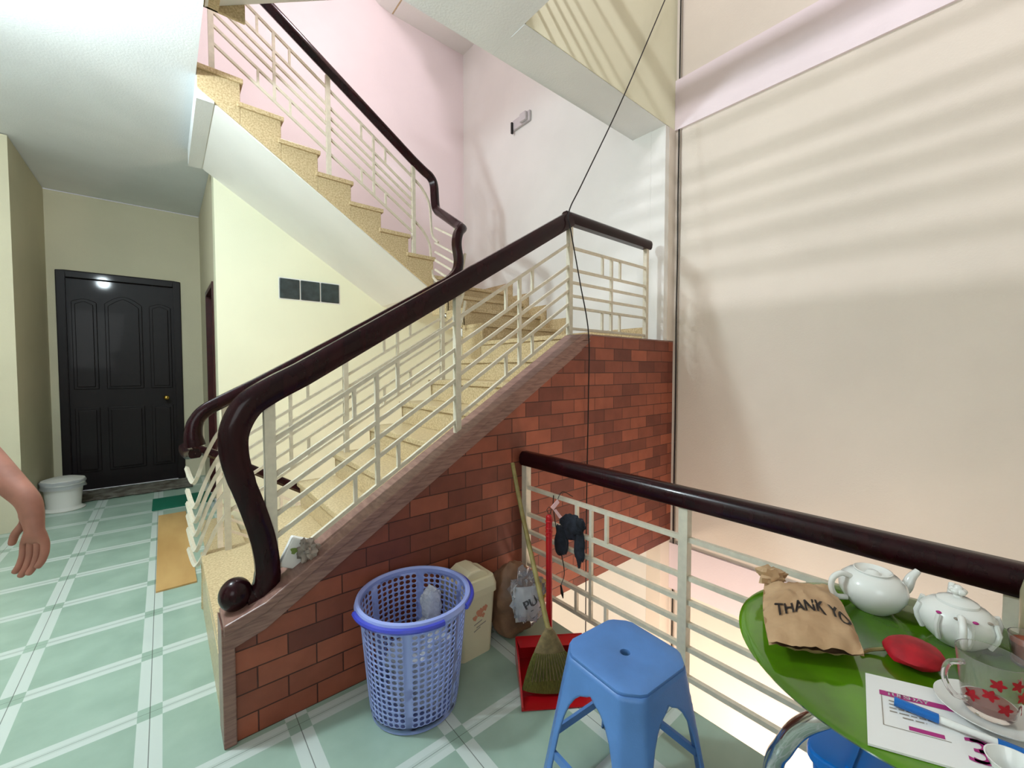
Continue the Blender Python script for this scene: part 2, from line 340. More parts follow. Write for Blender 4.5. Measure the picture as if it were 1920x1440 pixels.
# ------------------------------------------------------------------ staircase
AX = [None, .15, .15, .46, .724, .965, 1.23, 1.50, 1.77, 2.03, 2.30]
R = .176
def staircase(z0, label, n0=1, first=True, panel_mat='brick', flights=(1, 1), brickz=-.065):
    st = thing('staircase', label, 'staircase', (1.75, 3.5, z0) if z0 else (1.75, 3.5, 0))
    st.location = (1.75, 3.5, z0)
    def B(mb, name, m, par=st, **k):
        for v in mb.v: v.z += z0
        return mb.build(name, m, par, world=True, **k)
    YI = 3.2
    if flights[0]:
        for k in range(2, 11):
            z = R*k; x = AX[k]; xb = AX[k+1]+.02 if k < 10 else SX
            zl = z-R if k > 2 else 0
            mb = MB(); n = .012 if k > 2 else .0
            mb.box(x-n*1.5 if k > 2 else x, xb, PY+.13, YI+.02, z-.035, z)       # tread with nosing
            mb.box(x, x+.02, PY+.13, YI, zl, z-.035)                              # riser
            if k == 2: mb.box(x, x+.30, YI-.02, YI, 0, z-.035)
            if k == 2: mb.box(x, x+.16, PY+.13, YI, 0, z-.035)
            else: mb.box(x, xb, YI-.018, YI, zl-.02, z-.035)
            B(mb, 'step', 'granite', bevel=.004)
        mb = MB().prism([(.24, .03), (.46, .28), (2.315, 1.53), (2.315, R*10-.04), (SX, R*10-.04), (SX, 1.42), (2.60, 1.42), (.24, -.01)], 'y', PY+.13, YI-.02)
        B(mb, 'flight_slab', 'white')
    # short flight along the right wall and the far landing
    ys = [3.2, 3.5, 3.8, 4.1]
    for i, y in enumerate(ys):
        z = R*(11+i); yb = ys[i+1]+.02 if i < 3 else BY
        mb = MB(); mb.box(2.30, SX, y-.018, yb, z-.035, z); mb.box(2.30, SX, y, y+.02, z-R, z-.035); mb.box(2.30, 2.32, y-(.02 if i == 0 else 0), yb, z-R-(.22 if i == 0 else .02), z-.035)
        if i == 3: mb.box(2.12, 2.30, 3.8, BY, z-.035, z); mb.box(2.12, 2.14, 3.8, BY, z-.10, z-.035)
        B(mb, 'step', 'granite', bevel=.004)
    mb = MB().prism([(3.181, R*10-.20), (3.225, R*11-.06), (3.5, R*11-.06), (4.125, R*13-.06), (4.125, R*14-.035), (BY, R*14-.035), (BY, R*14-.20), (4.15, R*14-.20)], 'x', 2.32, SX)
    B(mb, 'landing_slab', 'white')
    # skirting on the right wall
    mb = MB(); pts = [(1.97+.15, R*10)]
    for i, y in enumerate(ys): pts += [(y-.10, R*(10+i)+.12), (y-.10, R*(11+i)+.12)]
    pts += [(BY, R*14+.12), (BY, R*14), (3.2, R*10)]
    pts[0] = (PY+.16, R*10); pts.insert(1, (PY+.16, R*10+.12))
    mb.prism(pts, 'x', SX-.012, SX); B(mb, 'skirting', 'granite')
    if flights[1]:
        for k in range(15, 22):
            z = R*k; x = 2.136-.274*(k-15); xl = x-.274-.02 if k < 21 else .23
            mb = MB(); mb.box(xl, x+.02, 3.78, BY, z-.035, z); mb.box(x-.02, x, 3.80, BY, z-R, z-.035)
            # stringer face below the tread
            pr = [(x, z-.035), (x, z-R-.02), (x, z-R-.16), (xl+.02, z-R-.16+.274*.643), (xl+.02, z-.035)]
            if k == 21: pr = [(x, z-.035), (x, z-R-.16), (.33, z-R-.16+(x-.33)*.643), (.23, z-.17), (.23, z-.035)]
            mb.prism(pr, 'y', 3.795, 3.82)
            B(mb, 'step', 'granite', bevel=.004)
        def sz(x): return R*14-.135+.643*(2.136-x)
        mb = MB().prism([(2.30, R*14-.20), (2.136, sz(2.136)-.035), (.33, sz(.33)-.035), (.33, R*21-.08), (.49, R*20), (2.136, R*14-.04), (2.30, R*14-.04)], 'y', 3.82, BY)
        B(mb, 'flight_slab', 'white')
    # parapet towards the void, with its coping
    if panel_mat:
        pts = [(.17, 0), (1.75, 0), (1.75, brickz), (RX-.001, brickz), (RX-.001, 1.742), (2.27, 1.742), (.17, .455)]
        if panel_mat == 'yellow': pts = [(1.75, -.086), (RX-.001, -.086), (RX-.001, 1.742), (2.27, 1.742), (1.2, 1.08), (.17, .455), (.17, 0), (1.75, 0)]
        pp = B(MB().prism(pts, 'y', PY, PY+.13), 'parapet', panel_mat)
        if panel_mat == 'brick':
            def band(o0, o1, ya, yb):
                q = [(.155, .50-o0), (.30, .545-o0), (2.27, 1.747-o0), (2.27+.10, 1.752-o0)]
                mb = MB(); lo = [(p[0], p[1]-(o1-o0)) for p in q]; lo[-1] = (2.27+.10-(o1)*.9, 1.752-o0-(o1-o0)); 
                return mb.prism(q+lo[::-1], 'y', ya, yb)
            B(band(0, .045, PY-.028, PY+.15), 'coping', 'cap', pp, bevel=.006)
            B(band(.045, .115, PY-.018, PY+.01), 'coping', 'cap', pp, bevel=.004)
            mb = MB().prism([(.148, 0), (.192, 0), (.192, .44), (.148, .49)], 'y', PY-.015, PY+.14)
            B(mb, 'end_trim', 'cap', pp, bevel=.004)
            B(MB().box(2.33, SX+.16, PY-.006, PY+.14, 1.742, 1.752), 'coping', 'cap', pp)
    return st
staircase(0, 'beige granite staircase with brick parapet rising from the tiled floor')
up = staircase(ZS, 'staircase of the storey above, seen from below past the pale yellow parapet', panel_mat='yellow')
struct('trim_5', MB().box(1.741, SX, PY+.131, 2.28, ZS-.09, ZS+.02).box(1.741, SX, PY+.004, PY+.131, ZS-.093, ZS-.087), 'ceil')
dn = staircase(-ZS, 'staircase going down to the lower storey beside the green mat', panel_mat=None)

# ------------------------------------------------------------------ railings
RAILP = [(-.036, -.022), (-.026, -.033), (.026, -.033), (.036, -.022), (.040, .004), (.034, .022), (.018, .034), (-.018, .034), (-.034, .022), (-.040, .004)]
RAILT = [(a*1.05, b*1.5+.012) for a, b in RAILP]
PW, BW = .034, .018
OFF = [.103, .255, .345, .43, .525, .665]       # bars below the underside of the handrail
def post(par, x, y, z0, z1, w=PW): MB().box(x-w/2, x+w/2, y-w/2, y+w/2, z0, z1).build('post', 'metal', par, world=True)
def slope_bay(par, y, x0, x1, zb0, sl, offs=OFF, mids=True, spread=.112):
    zb = lambda x: zb0+sl*(x-x0); fr = []
    for o in offs:
        MB().bar([(x0, y, zb(x0)-o), (x1, y, zb(x1)-o)], BW, BW).build('bar', 'metal', par, world=True)
    if mids:
        c = (x0+x1)/2
        b = BW*.46
        MB().box(c-b*1.2, c+b*1.2, y-b*1.2, y+b*1.2, zb(c)-offs[-1], zb(c)-offs[0]).build('picket', 'metal', par, world=True)
        for s in (-spread, spread):
            for (i, j) in ((0, 1), (4, 5)):
                MB().box(c+s-b, c+s+b, y-b, y+b, zb(c+s)-offs[j], zb(c+s)-offs[i]).build('picket', 'metal', par, world=True)
YO = 2.02
ro = thing('stair_railing', 'cream steel railing on the brick parapet with dark mahogany handrail and ball end', 'railing', (.3, YO, .56))
hp = [(.245, YO, .530), (.285, YO, .535), (.315, YO, .58), (.322, YO, .66), (.307, YO, .78), (.272, YO, .92), (.236, YO, 1.04), (.213, YO, 1.15), (.216, YO, 1.25), (.262, YO, 1.345), (.34, YO, 1.405), (.47, YO, 1.477)]
hp = smooth_path(hp, 5)
hp = hp+[Vector((1.2, YO, 1.477+.612*.73)), Vector((2.22, YO, 2.556))]
sc = [1.0]*14+[.95]*16+[1.0+.12*min(1, i/14) for i in range(len(hp)-32)]+[1.1, 1.08]
hr = MB().sweep(hp, [(a*1.05, b*1.42) for a, b in RAILP], ref=(0, 0, 1), scales=sc); hr.sweep([(2.18, YO, 2.565), (3.235, YO, 2.565)], [(a, b*1.2) for a, b in RAILP], ref=(0, 0, 1))
hro = hr.build('handrail', 'mahog', ro, world=True, smooth=True)
mb = MB().ball((.205, YO, .572), .060, 32, (1, 1, 1.12)); mb.build('newel_ball', 'mahog', ro, world=True, smooth=True)
post(ro, .34, YO, .555, 1.375, .042); post(ro, 1.285, YO, 1.12, 1.92); post(ro, 2.23, YO, 1.745, 2.53); post(ro, 3.20, YO, 1.745, 2.53)
slope_bay(ro, YO, .34, 1.285, 1.288, .641-.02); slope_bay(ro, YO, 1.285, 2.23, 1.888, .641)
slope_bay(ro, YO, 2.23, 3.20, 2.515, 0, [.15, .305, .395, .49, .575, .725])

YR = 3.16
ri = thing('well_railing', 'cream steel railing along the stairwell turning up the rear flight with dark handrail', 'railing', (.3, YR, .35))
pa = [(.135, YR, 1.035), (.128, YR, 1.10), (.142, YR, 1.18), (.19, YR, 1.245), (.29, YR, 1.305), (.47, YR, 1.405)]
pa = smooth_path(pa, 5)+[Vector((1.02, YR, 1.725))]
pb = [(1.80, YR, 2.195), (1.93, YR, 2.275), (2.01, YR, 2.36), (2.035, YR, 2.46), (2.015, YR, 2.60), (2.03, YR, 2.70), (2.09, YR+.03, 2.765)]
pc = [(2.125, 3.26, 2.80), (2.15, 3.62, 3.02), (2.152, 3.74, 3.10), (2.148, 3.77, 3.18), (2.14, 3.78, 3.36), (2.10, 3.78, 3.43), (2.03, 3.78, 3.468), (1.92, 3.78, 3.53)]
wsc = [1.35, 1.33, 1.3, 1.27, 1.24, 1.2, 1.17, 1.14, 1.11, 1.08, 1.05]
path = pa+smooth_path(pb, 5)+smooth_path(pc, 5)+[Vector((.35, 3.78, 4.56)), Vector((.30, 3.78, 4.59))]
MB().sweep(path, [(a*1.05, b*1.15) for a, b in RAILP], ref=(1, 0, 0), scales=wsc+[1]*(len(path)-11)).build('handrail', 'mahog', ri, world=True, smooth=True)
post(ri, .29, YR, .352, 1.285); post(ri, 1.035, YR, R*5, 1.70); post(ri, 1.86, YR, R*8, 2.20)
slope_bay(ri, YR, .29, 1.035, 1.255, .60); slope_bay(ri, YR, 1.035, 1.86, 1.702, .605)
post(ri, 1.92, 3.80, R*15, 3.50); post(ri, 1.13, 3.80, R*18, 4.01); post(ri, .32, 3.80, R*21, 4.53); post(ri, 2.17, 3.42, R*10+.18, 2.88)
offB = [.094, .237, .322, .403, .50, .63]
slope_bay(ri, 3.80, .32, 1.13, 4.52, -.655, offB); slope_bay(ri, 3.80, 1.13, 1.92, 3.99, -.655, offB)
for i, o in enumerate(OFF):                                     # bars curling round the well end
    za = 2.20-o+.02; zb = 3.47-offB[i]
    if i in (0, 2, 4):
        p = smooth_path([(1.86, YR, za), (1.98, YR, za+.09), (2.06, YR, za+.24), (2.10, YR, za+.42)], 4)
        MB().bar(p, BW).build('bar', 'metal', ri, world=True)
    if i in (0, 4):
        p = smooth_path([(1.92, 3.80, zb), (2.02, 3.80, zb-.08), (2.10, 3.80, zb-.22), (2.125, 3.80, zb-.50), (2.15, 3.72, zb-.60)], 4)
        MB().bar(p, BW).build('bar', 'metal', ri, world=True)
    MB().bar([(2.15, YR+.20, 2.86-o-.03), (2.15, 3.78, 3.07-o-.03)], BW).build('bar', 'metal', ri, world=True)
for i, o in enumerate(OFF):                                     # bars curling at the foot into the descending rail
    za = 1.255-o
    p = smooth_path([(.29, YR, za), (.235, YR, za-.08), (.18, YR, za-.20), (.135, YR, max(za-.33, .30 if i > 3 else .0)), (.118, YR+.10, max(za-.35, .28 if i > 3 else 0)), (.105, 3.6, max(za-.33, .05))], 4)
    MB().bar(p, BW*1.1).build('bar', 'metal', ri, world=True)
rd = thing('descending_railing', 'cream steel railing with dark handrail running down beside the lower flight', 'railing', (.15, 3.8, 0))
p = smooth_path([(.135, YR+.01, .985), (.11, 3.3, .965), (.10, 3.65, .955), (.15, 3.79, .93), (.30, 3.80, .85)], 5)+[Vector((1.9, 3.80, -.17))]
MB().sweep(p, [(a*.85, b*.85) for a, b in RAILP], ref=(0, 0, 1)).build('handrail', 'mahog', rd, world=True, smooth=True)
post(rd, .30, 3.80, 0, .82); post(rd, 1.13, 3.80, -.53, .30)
slope_bay(rd, 3.80, .30, 1.13, .82, -.64, [.10, .25, .34, .43, .52, .66]); 

def void_rail(z, name, label, y0, y1, ys):
    r = thing(name, label, 'railing', (1.72, y0, z))
    MB().sweep([(1.72, y0, z+.945), (1.72, y1, z+.945)], [(a*1.1, b*1.25) for a, b in RAILP], ref=(0, 0, 1)).build('handrail', 'mahog', r, world=True, smooth=True)
    for y in ys: post(r, 1.72, y, z, z+.91, .04)
    for a, b in zip(ys[:-1], ys[1:]):
        zs = [.765, .597, .491, .392, .285, .155]
        for q in zs: MB().bar([(1.72, a, z+q), (1.72, b, z+q)], BW*1.15).build('bar', 'metal', r, world=True)
        c = (a+b)/2; h = BW*.48
        MB().box(1.72-h, 1.72+h, c-h, c+h, z+.155, z+.765).build('picket', 'metal', r, world=True)
        for s in ((-.10, .10) if a == ys[0] else ()):
            for (i, j) in ((0, 1), (4, 5)):
                MB().box(1.72-h, 1.72+h, c+s-h, c+s+h, z+zs[j], z+zs[i]).build('picket', 'metal', r, world=True)
    return r
void_rail(0, 'guard_railing', 'cream steel guard railing with dark handrail along the void behind the green table', 1.93, -.95, [1.91, .88, -.03, -.93])
void_rail(ZS, 'guard_railing', 'guard railing of the storey above, out of view over the void', 1.93, -2.0, [1.91, .88, -.03, -.93, -1.9])

# ------------------------------------------------------------------ cables, lamp on the wall
t = thing('hanging_cable', 'thin black cable hanging from above past the landing railing and brick parapet', 'cable', (2.13, 1.93, 1.74))
p = smooth_path([(3.30, 1.90, 4.65), (2.72, 1.93, 3.56), (2.30, 1.955, 2.83), (2.155, 1.96, 2.58), (2.17, 1.955, 2.45), (2.24, 1.93, 2.1), (2.31, 1.91, 1.75), (2.32, 1.915, 1.3), (2.30, 1.91, .4), (2.30, 1.91, -1.2)], 8)
MB().tube(p, .0045, 6).build('cord', 'cable', t, world=True, smooth=True)
t = thing('wall_cable', 'pair of cables running down the corner of the right wall', 'cable', (3.5, 1.90, 0))
for i, (dx, m) in enumerate(((0, 'cable'), (.016, 'greycable'))):
    p = [(RX-.012, 1.915-dx+.006*noise.noise(Vector((z*.9, i*3, 0))), z*.5) for z in range(-6, 13)]
    MB().tube(smooth_path(p, 3), .0055, 6).build('cord', m, t, world=True, smooth=True)
t = thing('wall_lamp', 'small pale lamp fitting on the stairwell right wall', 'lamp', (SX, 3.82, 4.47))
MB().box(-.035, -.001, -.16, .16, -.06, .06).build('back_plate', 'lampbody', t, bevel=.01)
MB().box(-.075, -.033, -.13, -.02, -.05, .05).build('housing', 'lampbody', t, bevel=.012)
MB().box(-.06, -.033, .13, .15, -.10, .03).build('bracket', 'cable', t)

# ------------------------------------------------------------------ laundry basket
bk = thing('laundry_basket', 'tall round lilac perforated plastic basket with dark blue rim handles', 'basket', (.84, 1.685, 0))
H_, R0, R1 = .50, .188, .235
def rad(z): return R0+(R1-R0)*(z/H_)**.9
mb = MB(); NC, NR = 48, 18; zb, zt = .035, .47
for j in range(NR):
    for i in range(NC):
        z0_, z1_ = zb+(zt-zb)*j/NR, zb+(zt-zb)*(j+1)/NR; a0, a1 = 2*PI*i/NC, 2*PI*(i+1)/NC
        def P(u, v):
            z = z0_+(z1_-z0_)*v; a = a0+(a1-a0)*u; r = rad(z); return (r*math.cos(a), r*math.sin(a), z)
        if i % 8 == 7:
            mb.add([P(0, 0), P(1, 0), P(1, 1), P(0, 1)], [(0, 1, 2, 3)]); continue
        o8 = [(0, 0), (.5, 0), (1, 0), (1, .5), (1, 1), (.5, 1), (0, 1), (0, .5)]
        i8 = [(.5+.39*math.cos(t), .5+.41*math.sin(t)) for t in [PI*1.25+PI/4*k for k in range(8)]]
        mb.add([P(*q) for q in o8+i8], [(k, (k+1) % 8, 8+(k+1) % 8, 8+k) for k in range(8)])
mb.lathe([(rad(zb), zb), (rad(0), .006), (rad(0)-.012, 0), (0, .004)], NC)
mb.lathe([(rad(zt), zt), (rad(H_)+.002, H_-.008)], NC)
mb.build('body', 'lilac', bk, solid=.003, smooth=True)
rr = R1+.004
MB().lathe([(rr-.006, H_-.03), (rr+.008, H_-.034), (rr+.016, H_-.02), (rr+.010, H_), (rr-.002, H_+.004), (rr-.010, H_-.006), (rr-.006, H_-.03)], 64).build('rim', 'lilac', bk, smooth=True)
for a0, a1 in ((3.00, 4.72), (5.25, 6.75)):
    MB().tube([((rr+.017)*math.cos(a), (rr+.017)*math.sin(a), H_-.020) for a in [a0+(a1-a0)*k/30 for k in range(31)]], .0125, 8).build('rim_handle', 'rimblue', bk, smooth=True)
def crumple(c, sx, sy, sz, amp, fr, n=36, seed=0, zmin=None):
    mb = MB().ball((0, 0, 0), 1, n)
    for v in mb.v:
        q = v*fr+Vector((seed*7.3, seed*1.7, 0)); d = 1+amp*(noise.noise(q)*1.3+abs(noise.noise(q*2.3))*-.8)
        v.x *= sx*d; v.y *= sy*d; v.z *= sz*d; v.x += c[0]; v.y += c[1]; v.z += c[2]
        if zmin is not None and v.z < zmin: v.z = zmin
    return mb
bw = crumple((.855, 1.655, .17), .15, .15, .19, .22, 2.6, 56, 3, .02); q_ = crumple((.95, 1.73, .38), .05, .05, .09, .2, 2.5, 30, 4); bw.add(q_.v, q_.f)
for v in bw.v:
    d = math.hypot(v.x-.84, v.y-1.685)
    if d > .165: v.x = .84+(v.x-.84)*.165/d; v.y = 1.685+(v.y-1.685)*.165/d
tag(bw.build('bubble_wrap', 'bubble', None, smooth=True), 'clear crumpled bubble wrap stuffed inside the lilac basket', 'packaging')

# ------------------------------------------------------------------ swing bin beside the wall
bn = thing('swing_bin', 'cream plastic swing-lid bin with faded print between basket and brown bag', 'bin', (1.22, 1.82, 0))
def rbox(mb, x, y, z0, z1, s0, s1, n=6, c=.03):
    def ring(hx, hy):
        pts = []
        for cx, cy, a in ((hx-c, hy-c, 0), (-hx+c, hy-c, PI/2), (-hx+c, -hy+c, PI), (hx-c, -hy+c, 1.5*PI)):
            pts += [(cx+c*math.cos(a+PI/2*k/n), cy+c*math.sin(a+PI/2*k/n)) for k in range(n+1)]
        return pts
    a = ring(x*s0, y*s0); b = ring(x*s1, y*s1); k = len(a)
    mb.add([(p[0], p[1], z0) for p in a]+[(p[0], p[1], z1) for p in b], [(i, (i+1) % k, (i+1) % k+k, i+k) for i in range(k)]+[tuple(reversed(range(k))), tuple(range(k, 2*k))]); return mb
rbox(MB(), .115, .098, 0, .33, .86, 1).build('body', 'bin', bn, smooth=True)
mb = rbox(MB(), .123, .106, .325, .36, 1, 1); rbox(mb, .123, .106, .36, .405, 1, .90); mb.build('lid', 'bin', bn, smooth=True)
mb = MB().prism([(-.088, .395), (.088, .395), (.070, .428), (.03, .45), (-.03, .45), (-.070, .428)], 'y', -.075, .075)
mb.build('flap', 'bin', bn, bevel=.008)
pf = lambda x, z: (x, -.098*(.86+.14*z/.33)-.0015, z)
for k, (x, z, r) in enumerate([(.01, .235, .022), (.042, .25, .016), (-.02, .215, .014), (.03, .215, .012)]):
    MB().add([pf(x+r*math.cos(a)*(1+.25*math.sin(3*a)), z+r*math.sin(a)*(1+.25*math.cos(5*a))) for a in [2*PI*i/14 for i in range(14)]], [tuple(range(14))]).build('printed_flower', 'binprint', bn)
for k, (x, z, wd) in enumerate([(0, .175, .05), (.02, .158, .06), (-.005, .14, .04)]):
    MB().add([pf(x-wd/2, z), pf(x+wd/2, z+.014), pf(x+wd/2, z+.020), pf(x-wd/2, z+.006)], [(0, 1, 2, 3)]).build('printed_line', 'binprint2', bn)

# ------------------------------------------------------------------ brown bag with pouch
bb = crumple((1.505, 1.78, .19), .155, .13, .21, .18, 1.6, 36, 5, .003)
for v in bb.v: v.y = min(v.y, 1.93); v.x = min(v.x, 1.66)
tag(bb.build('carrier_bag', 'brownbag', None, smooth=True), 'slumped brown plastic carrier bag in the corner by the railing foot', 'bag')
pc_ = thing('snack_pouch', 'white pouch lettered in black inside a clear wrapper on the brown bag', 'pouch', (1.44, 1.60, .26), math.radians(-28))
mb = MB(); nx, ny = 10, 14
def pf2(u, v): return ((u-.5)*.13*(1-.12*math.cos(v*PI*2)), -.035*math.sin(PI*u)*math.sin(PI*v)-.006*noise.noise(Vector((u*5, v*6, 1))), (v-.5)*.19)
mb.add([pf2(i/nx, j/ny) for j in range(ny+1) for i in range(nx+1)], [(j*(nx+1)+i, j*(nx+1)+i+1, (j+1)*(nx+1)+i+1, (j+1)*(nx+1)+i) for j in range(ny) for i in range(nx)])
mb.build('pouch_body', 'silver', pc_, smooth=True, solid=.004)
def onp(x, y):
    q = pf2(x/.13+.5, y/.19+.5); return (q[0], q[1]-.005, q[2])
def rotz(a, fn, cx, cy): return lambda x, y: fn(cx+x*math.cos(a)-y*math.sin(a), cy+x*math.sin(a)+y*math.cos(a))
lettering('PU', .062, rotz(.35, onp, .015, .02), 'lettering', 'ink', pc_, .002)
lettering('-', .05, rotz(.35, onp, .02, -.015), 'lettering', 'ink', pc_)
cr = crumple((.005, -.012, .045), .095, .05, .15, .5, 2.6, 26, 8); cr.build('clear_wrapper', 'film', pc_, smooth=True)
yb_ = crumple((1.555, 1.60, .30), .035, .028, .06, .5, 3, 20, 2); tag(yb_.build('yellow_wrapper', 'yel', None, smooth=True), 'crumpled yellow plastic wrapper beside the white pouch', 'wrapper')

# ------------------------------------------------------------------ dustpan
import mathutils
ang = math.atan2(-.205, .29)
dp = thing('dustpan', 'red plastic long-handled dustpan under the broom', 'dustpan', (1.31, 1.22, 0), ang)
mb = MB(); W, D = .178, .33
mb.add([(-W, 0, .003), (W, 0, .003), (W*.94, D, .003), (-W*.94, D, .003), (-W, 0, .008), (W, 0, .008), (W*.94, D, .012), (-W*.94, D, .012)], [(0, 3, 2, 1), (4, 5, 6, 7), (0, 1, 5, 4), (1, 2, 6, 5), (2, 3, 7, 6), (3, 0, 4, 7)])
mb.build('scoop', 'red', dp)
mb = MB()
for s in (-1, 1):
    mb.prism([(0, .006), (D, .006), (D, .115), (.20, .10), (0, .02)], 'x', s*W*.97-.003, s*W*.97+.003)
mb.box(-W*.97, W*.97, D-.004, D+.002, .006, .12); mb.add([(-W*.97, D, .118), (W*.97, D, .118), (W*.9, D-.09, .123), (-W*.9, D-.09, .123)], [(0, 1, 2, 3)])
mb.build('side_wall', 'red', dp, solid=.003)
mb = MB().tube([(0, D-.01, .10), (.0, D+.005, .45), (.0, D+.01, .73)], .0165, 12); 
for z in (.735-.02, .68, .66, .64): mb.ball((0, D+.01, z), .0195, 14, (1, 1, .45))
mb.ball((0, D+.01, .735), .0165, 14); mb.build('handle', 'red', dp, smooth=True)
MB().tube([(0, D+.01, .745), (.012, D+.01, .775), (0, D+.012, .79), (-.012, D+.01, .775), (0, D+.01, .745)], .002, 6).build('hanging_loop', 'cable', dp, smooth=True)
rb = thing('tie_ribbon', 'pinkish clear ribbon and dark wire tied at the top of the dustpan handle', 'ribbon', (1.53, 1.49, .77))
MB().tube(smooth_path([(.03, .02, 0), (.06, .03, .03), (.10, .03, .07), (.15, .0, .04)], 4), .002, 6).build('wire', 'cable', rb)
mb = MB().add([(-.02, 0, .02), (.0, 0, .0), (.045, .0, .03), (.03, 0, .05)], [(0, 1, 2, 3)]).add([(.0, 0, .0), (.02, 0, .0), (.065, 0, -.05), (.045, 0, -.055)], [(0, 1, 2, 3)]); mb.build('ribbon', 'pinktape', rb, solid=.002)

# ------------------------------------------------------------------ broom
br = thing('broom', 'olive fan-shaped broom with bamboo stick leaning into the railing corner', 'broom', (1.33, 1.30, 0))
MB().tube(smooth_path([(1.335, 1.325, .285), (1.405, 1.50, .50), (1.485, 1.69, .73), (1.56, 1.855, .945)], 5), .0125, 10).build('stick', 'bamboo', br, world=True, smooth=True)
jx, jy, jz = 1.335, 1.325, .285
wd = Vector((.82, -.57, 0)); dn_ = Vector((-.02, -.05, -1)).normalized(); nr = Vector((.57, .82, 0))
def fan(t0, t1, w0, w1, th0, th1, n=24, bumpy=0, skew=0):
    mb = MB(); rows = 10; vs = []
    for j in range(rows+1):
        s = j/rows; t = t0+(t1-t0)*s; wv = w0+(w1-w0)*(s**.8); th = th0+(th1-th0)*s
        for i in range(n):
            a = 2*PI*i/n; c = Vector((jx, jy, jz))+dn_*t+wd*(wv*math.cos(a)+skew*s)+nr*(th*math.sin(a))
            if bumpy: c += dn_*(.012*math.cos(a)**2*-1*s)+nr*(.003*math.sin(i*PI)*s)
            vs.append(c)
    mb.add(vs, [(j*n+i, j*n+(i+1) % n, (j+1)*n+(i+1) % n, (j+1)*n+i) for j in range(rows) for i in range(n)]+[tuple(range(n)), tuple(range(rows*n, (rows+1)*n))]); return mb
fan(-.02, .085, .014, .072, .014, .020).build('binding', 'wrap', br, world=True, smooth=True)
bs = fan(.080, .262, .066, .160, .018, .026, 48, 1, .03); 
bsh = bs.build('bristles', 'bristle', br, world=True, smooth=True)
for k in range(26):
    u = -1+2*k/25; a = Vector((jx, jy, jz))+dn_*.085+wd*u*.062-nr*.020; b = Vector((jx, jy, jz))+dn_*.20+wd*(u*.108+.012)-nr*.028
    MB().tube([a, b], .0028, 5).build('bristle_strand', 'wrap' if k % 2 else 'bristle', br, world=True)

# ------------------------------------------------------------------ blue stool
stl = thing('plastic_stool', 'blue plastic square stool with cut corners and a hole in the seat', 'stool', (1.205, .825, 0), math.radians(-4))
HS = .52; TL = .158; CUT = .052
def sq_ring(L, cut, frac_list):
    # perimeter points of a chamfered square from mid of +x side round to mid of +y side, param 0..1
    out = []
    segs = [((L, 0), (L, L-cut)), ((L, L-cut), (L-cut, L)), ((L-cut, L), (0, L))]
    ln = [math.dist(*s) for s in segs]; T_ = sum(ln)
    for f in frac_list:
        d = f*T_
        for s, l in zip(segs, ln):
            if d <= l+1e-9: out.append((s[0][0]+(s[1][0]-s[0][0])*d/l, s[0][1]+(s[1][1]-s[0][1])*d/l)); break
            d -= l
        else: out.append(segs[-1][1])
    return out
mb = MB(); hz = [HS-.012, HS-.03, HS-.05, HS-.07, .44, .43, .415, .39, .355, .31, .25, .18, .10, .03, 0]
N = 20
def openw(h):
    if h >= .432: return 0
    return .345*(1-(h/.432)**5)**.55
for q in range(4):
    ca, sa = math.cos(q*PI/2), math.sin(q*PI/2); vs = []
    for h in hz:
        L = TL+.075*(1-h/HS); cut = CUT*(1+.2*(1-h/HS)); w0 = openw(h)
        fr = [w0+(1-2*w0)*i/N for i in range(N+1)]
        vs += [(x*ca-y*sa, x*sa+y*ca, h) for x, y in sq_ring(L, cut, fr)]
    mb.add(vs, [(j*(N+1)+i, j*(N+1)+i+1, (j+1)*(N+1)+i+1, (j+1)*(N+1)+i) for j in range(len(hz)-1) for i in range(N)])
mb.build('leg_frame', 'blue', stl, smooth=True, solid=.006)
mb = MB(); full = []
for q in range(4):
    ca, sa = math.cos(q*PI/2), math.sin(q*PI/2)
    full += [(x*ca-y*sa, x*sa+y*ca) for x, y in sq_ring(1, CUT/TL, [i/12 for i in range(12)])]
K = len(full); vs = []; rings = [(TL+.002, HS-.014), (TL, HS-.004), (TL-.008, HS), (TL-.05, HS-.001), ]
for L, z in rings: vs += [(x*L, y*L, z) for x, y in full]
for r, z in ((.026, HS-.002), (.019, HS-.004), (.018, HS-.02)): vs += [(r*math.cos(2*PI*(i)/K), r*math.sin(2*PI*(i)/K), z) for i in range(K)]
nr_ = len(rings)+3
mb.add(vs, [(j*K+i, j*K+(i+1) % K, (j+1)*K+(i+1) % K, (j+1)*K+i) for j in range(nr_-1) for i in range(K)])
mb.build('seat', 'blue', stl, smooth=True, solid=.004)
for q in range(4):
    a = q*PI/2; Ls = TL+.075*(1-.16/HS)-.006; c, s = math.cos(a), math.sin(a)
    pts = [(Ls, -Ls*.74), (Ls, Ls*.74)]
    MB().bar([(x*c-y*s, x*s+y*c, .16) for x, y in pts], .012, .028, ref=(0, 0, 1)).build('stretcher', 'blue', stl)

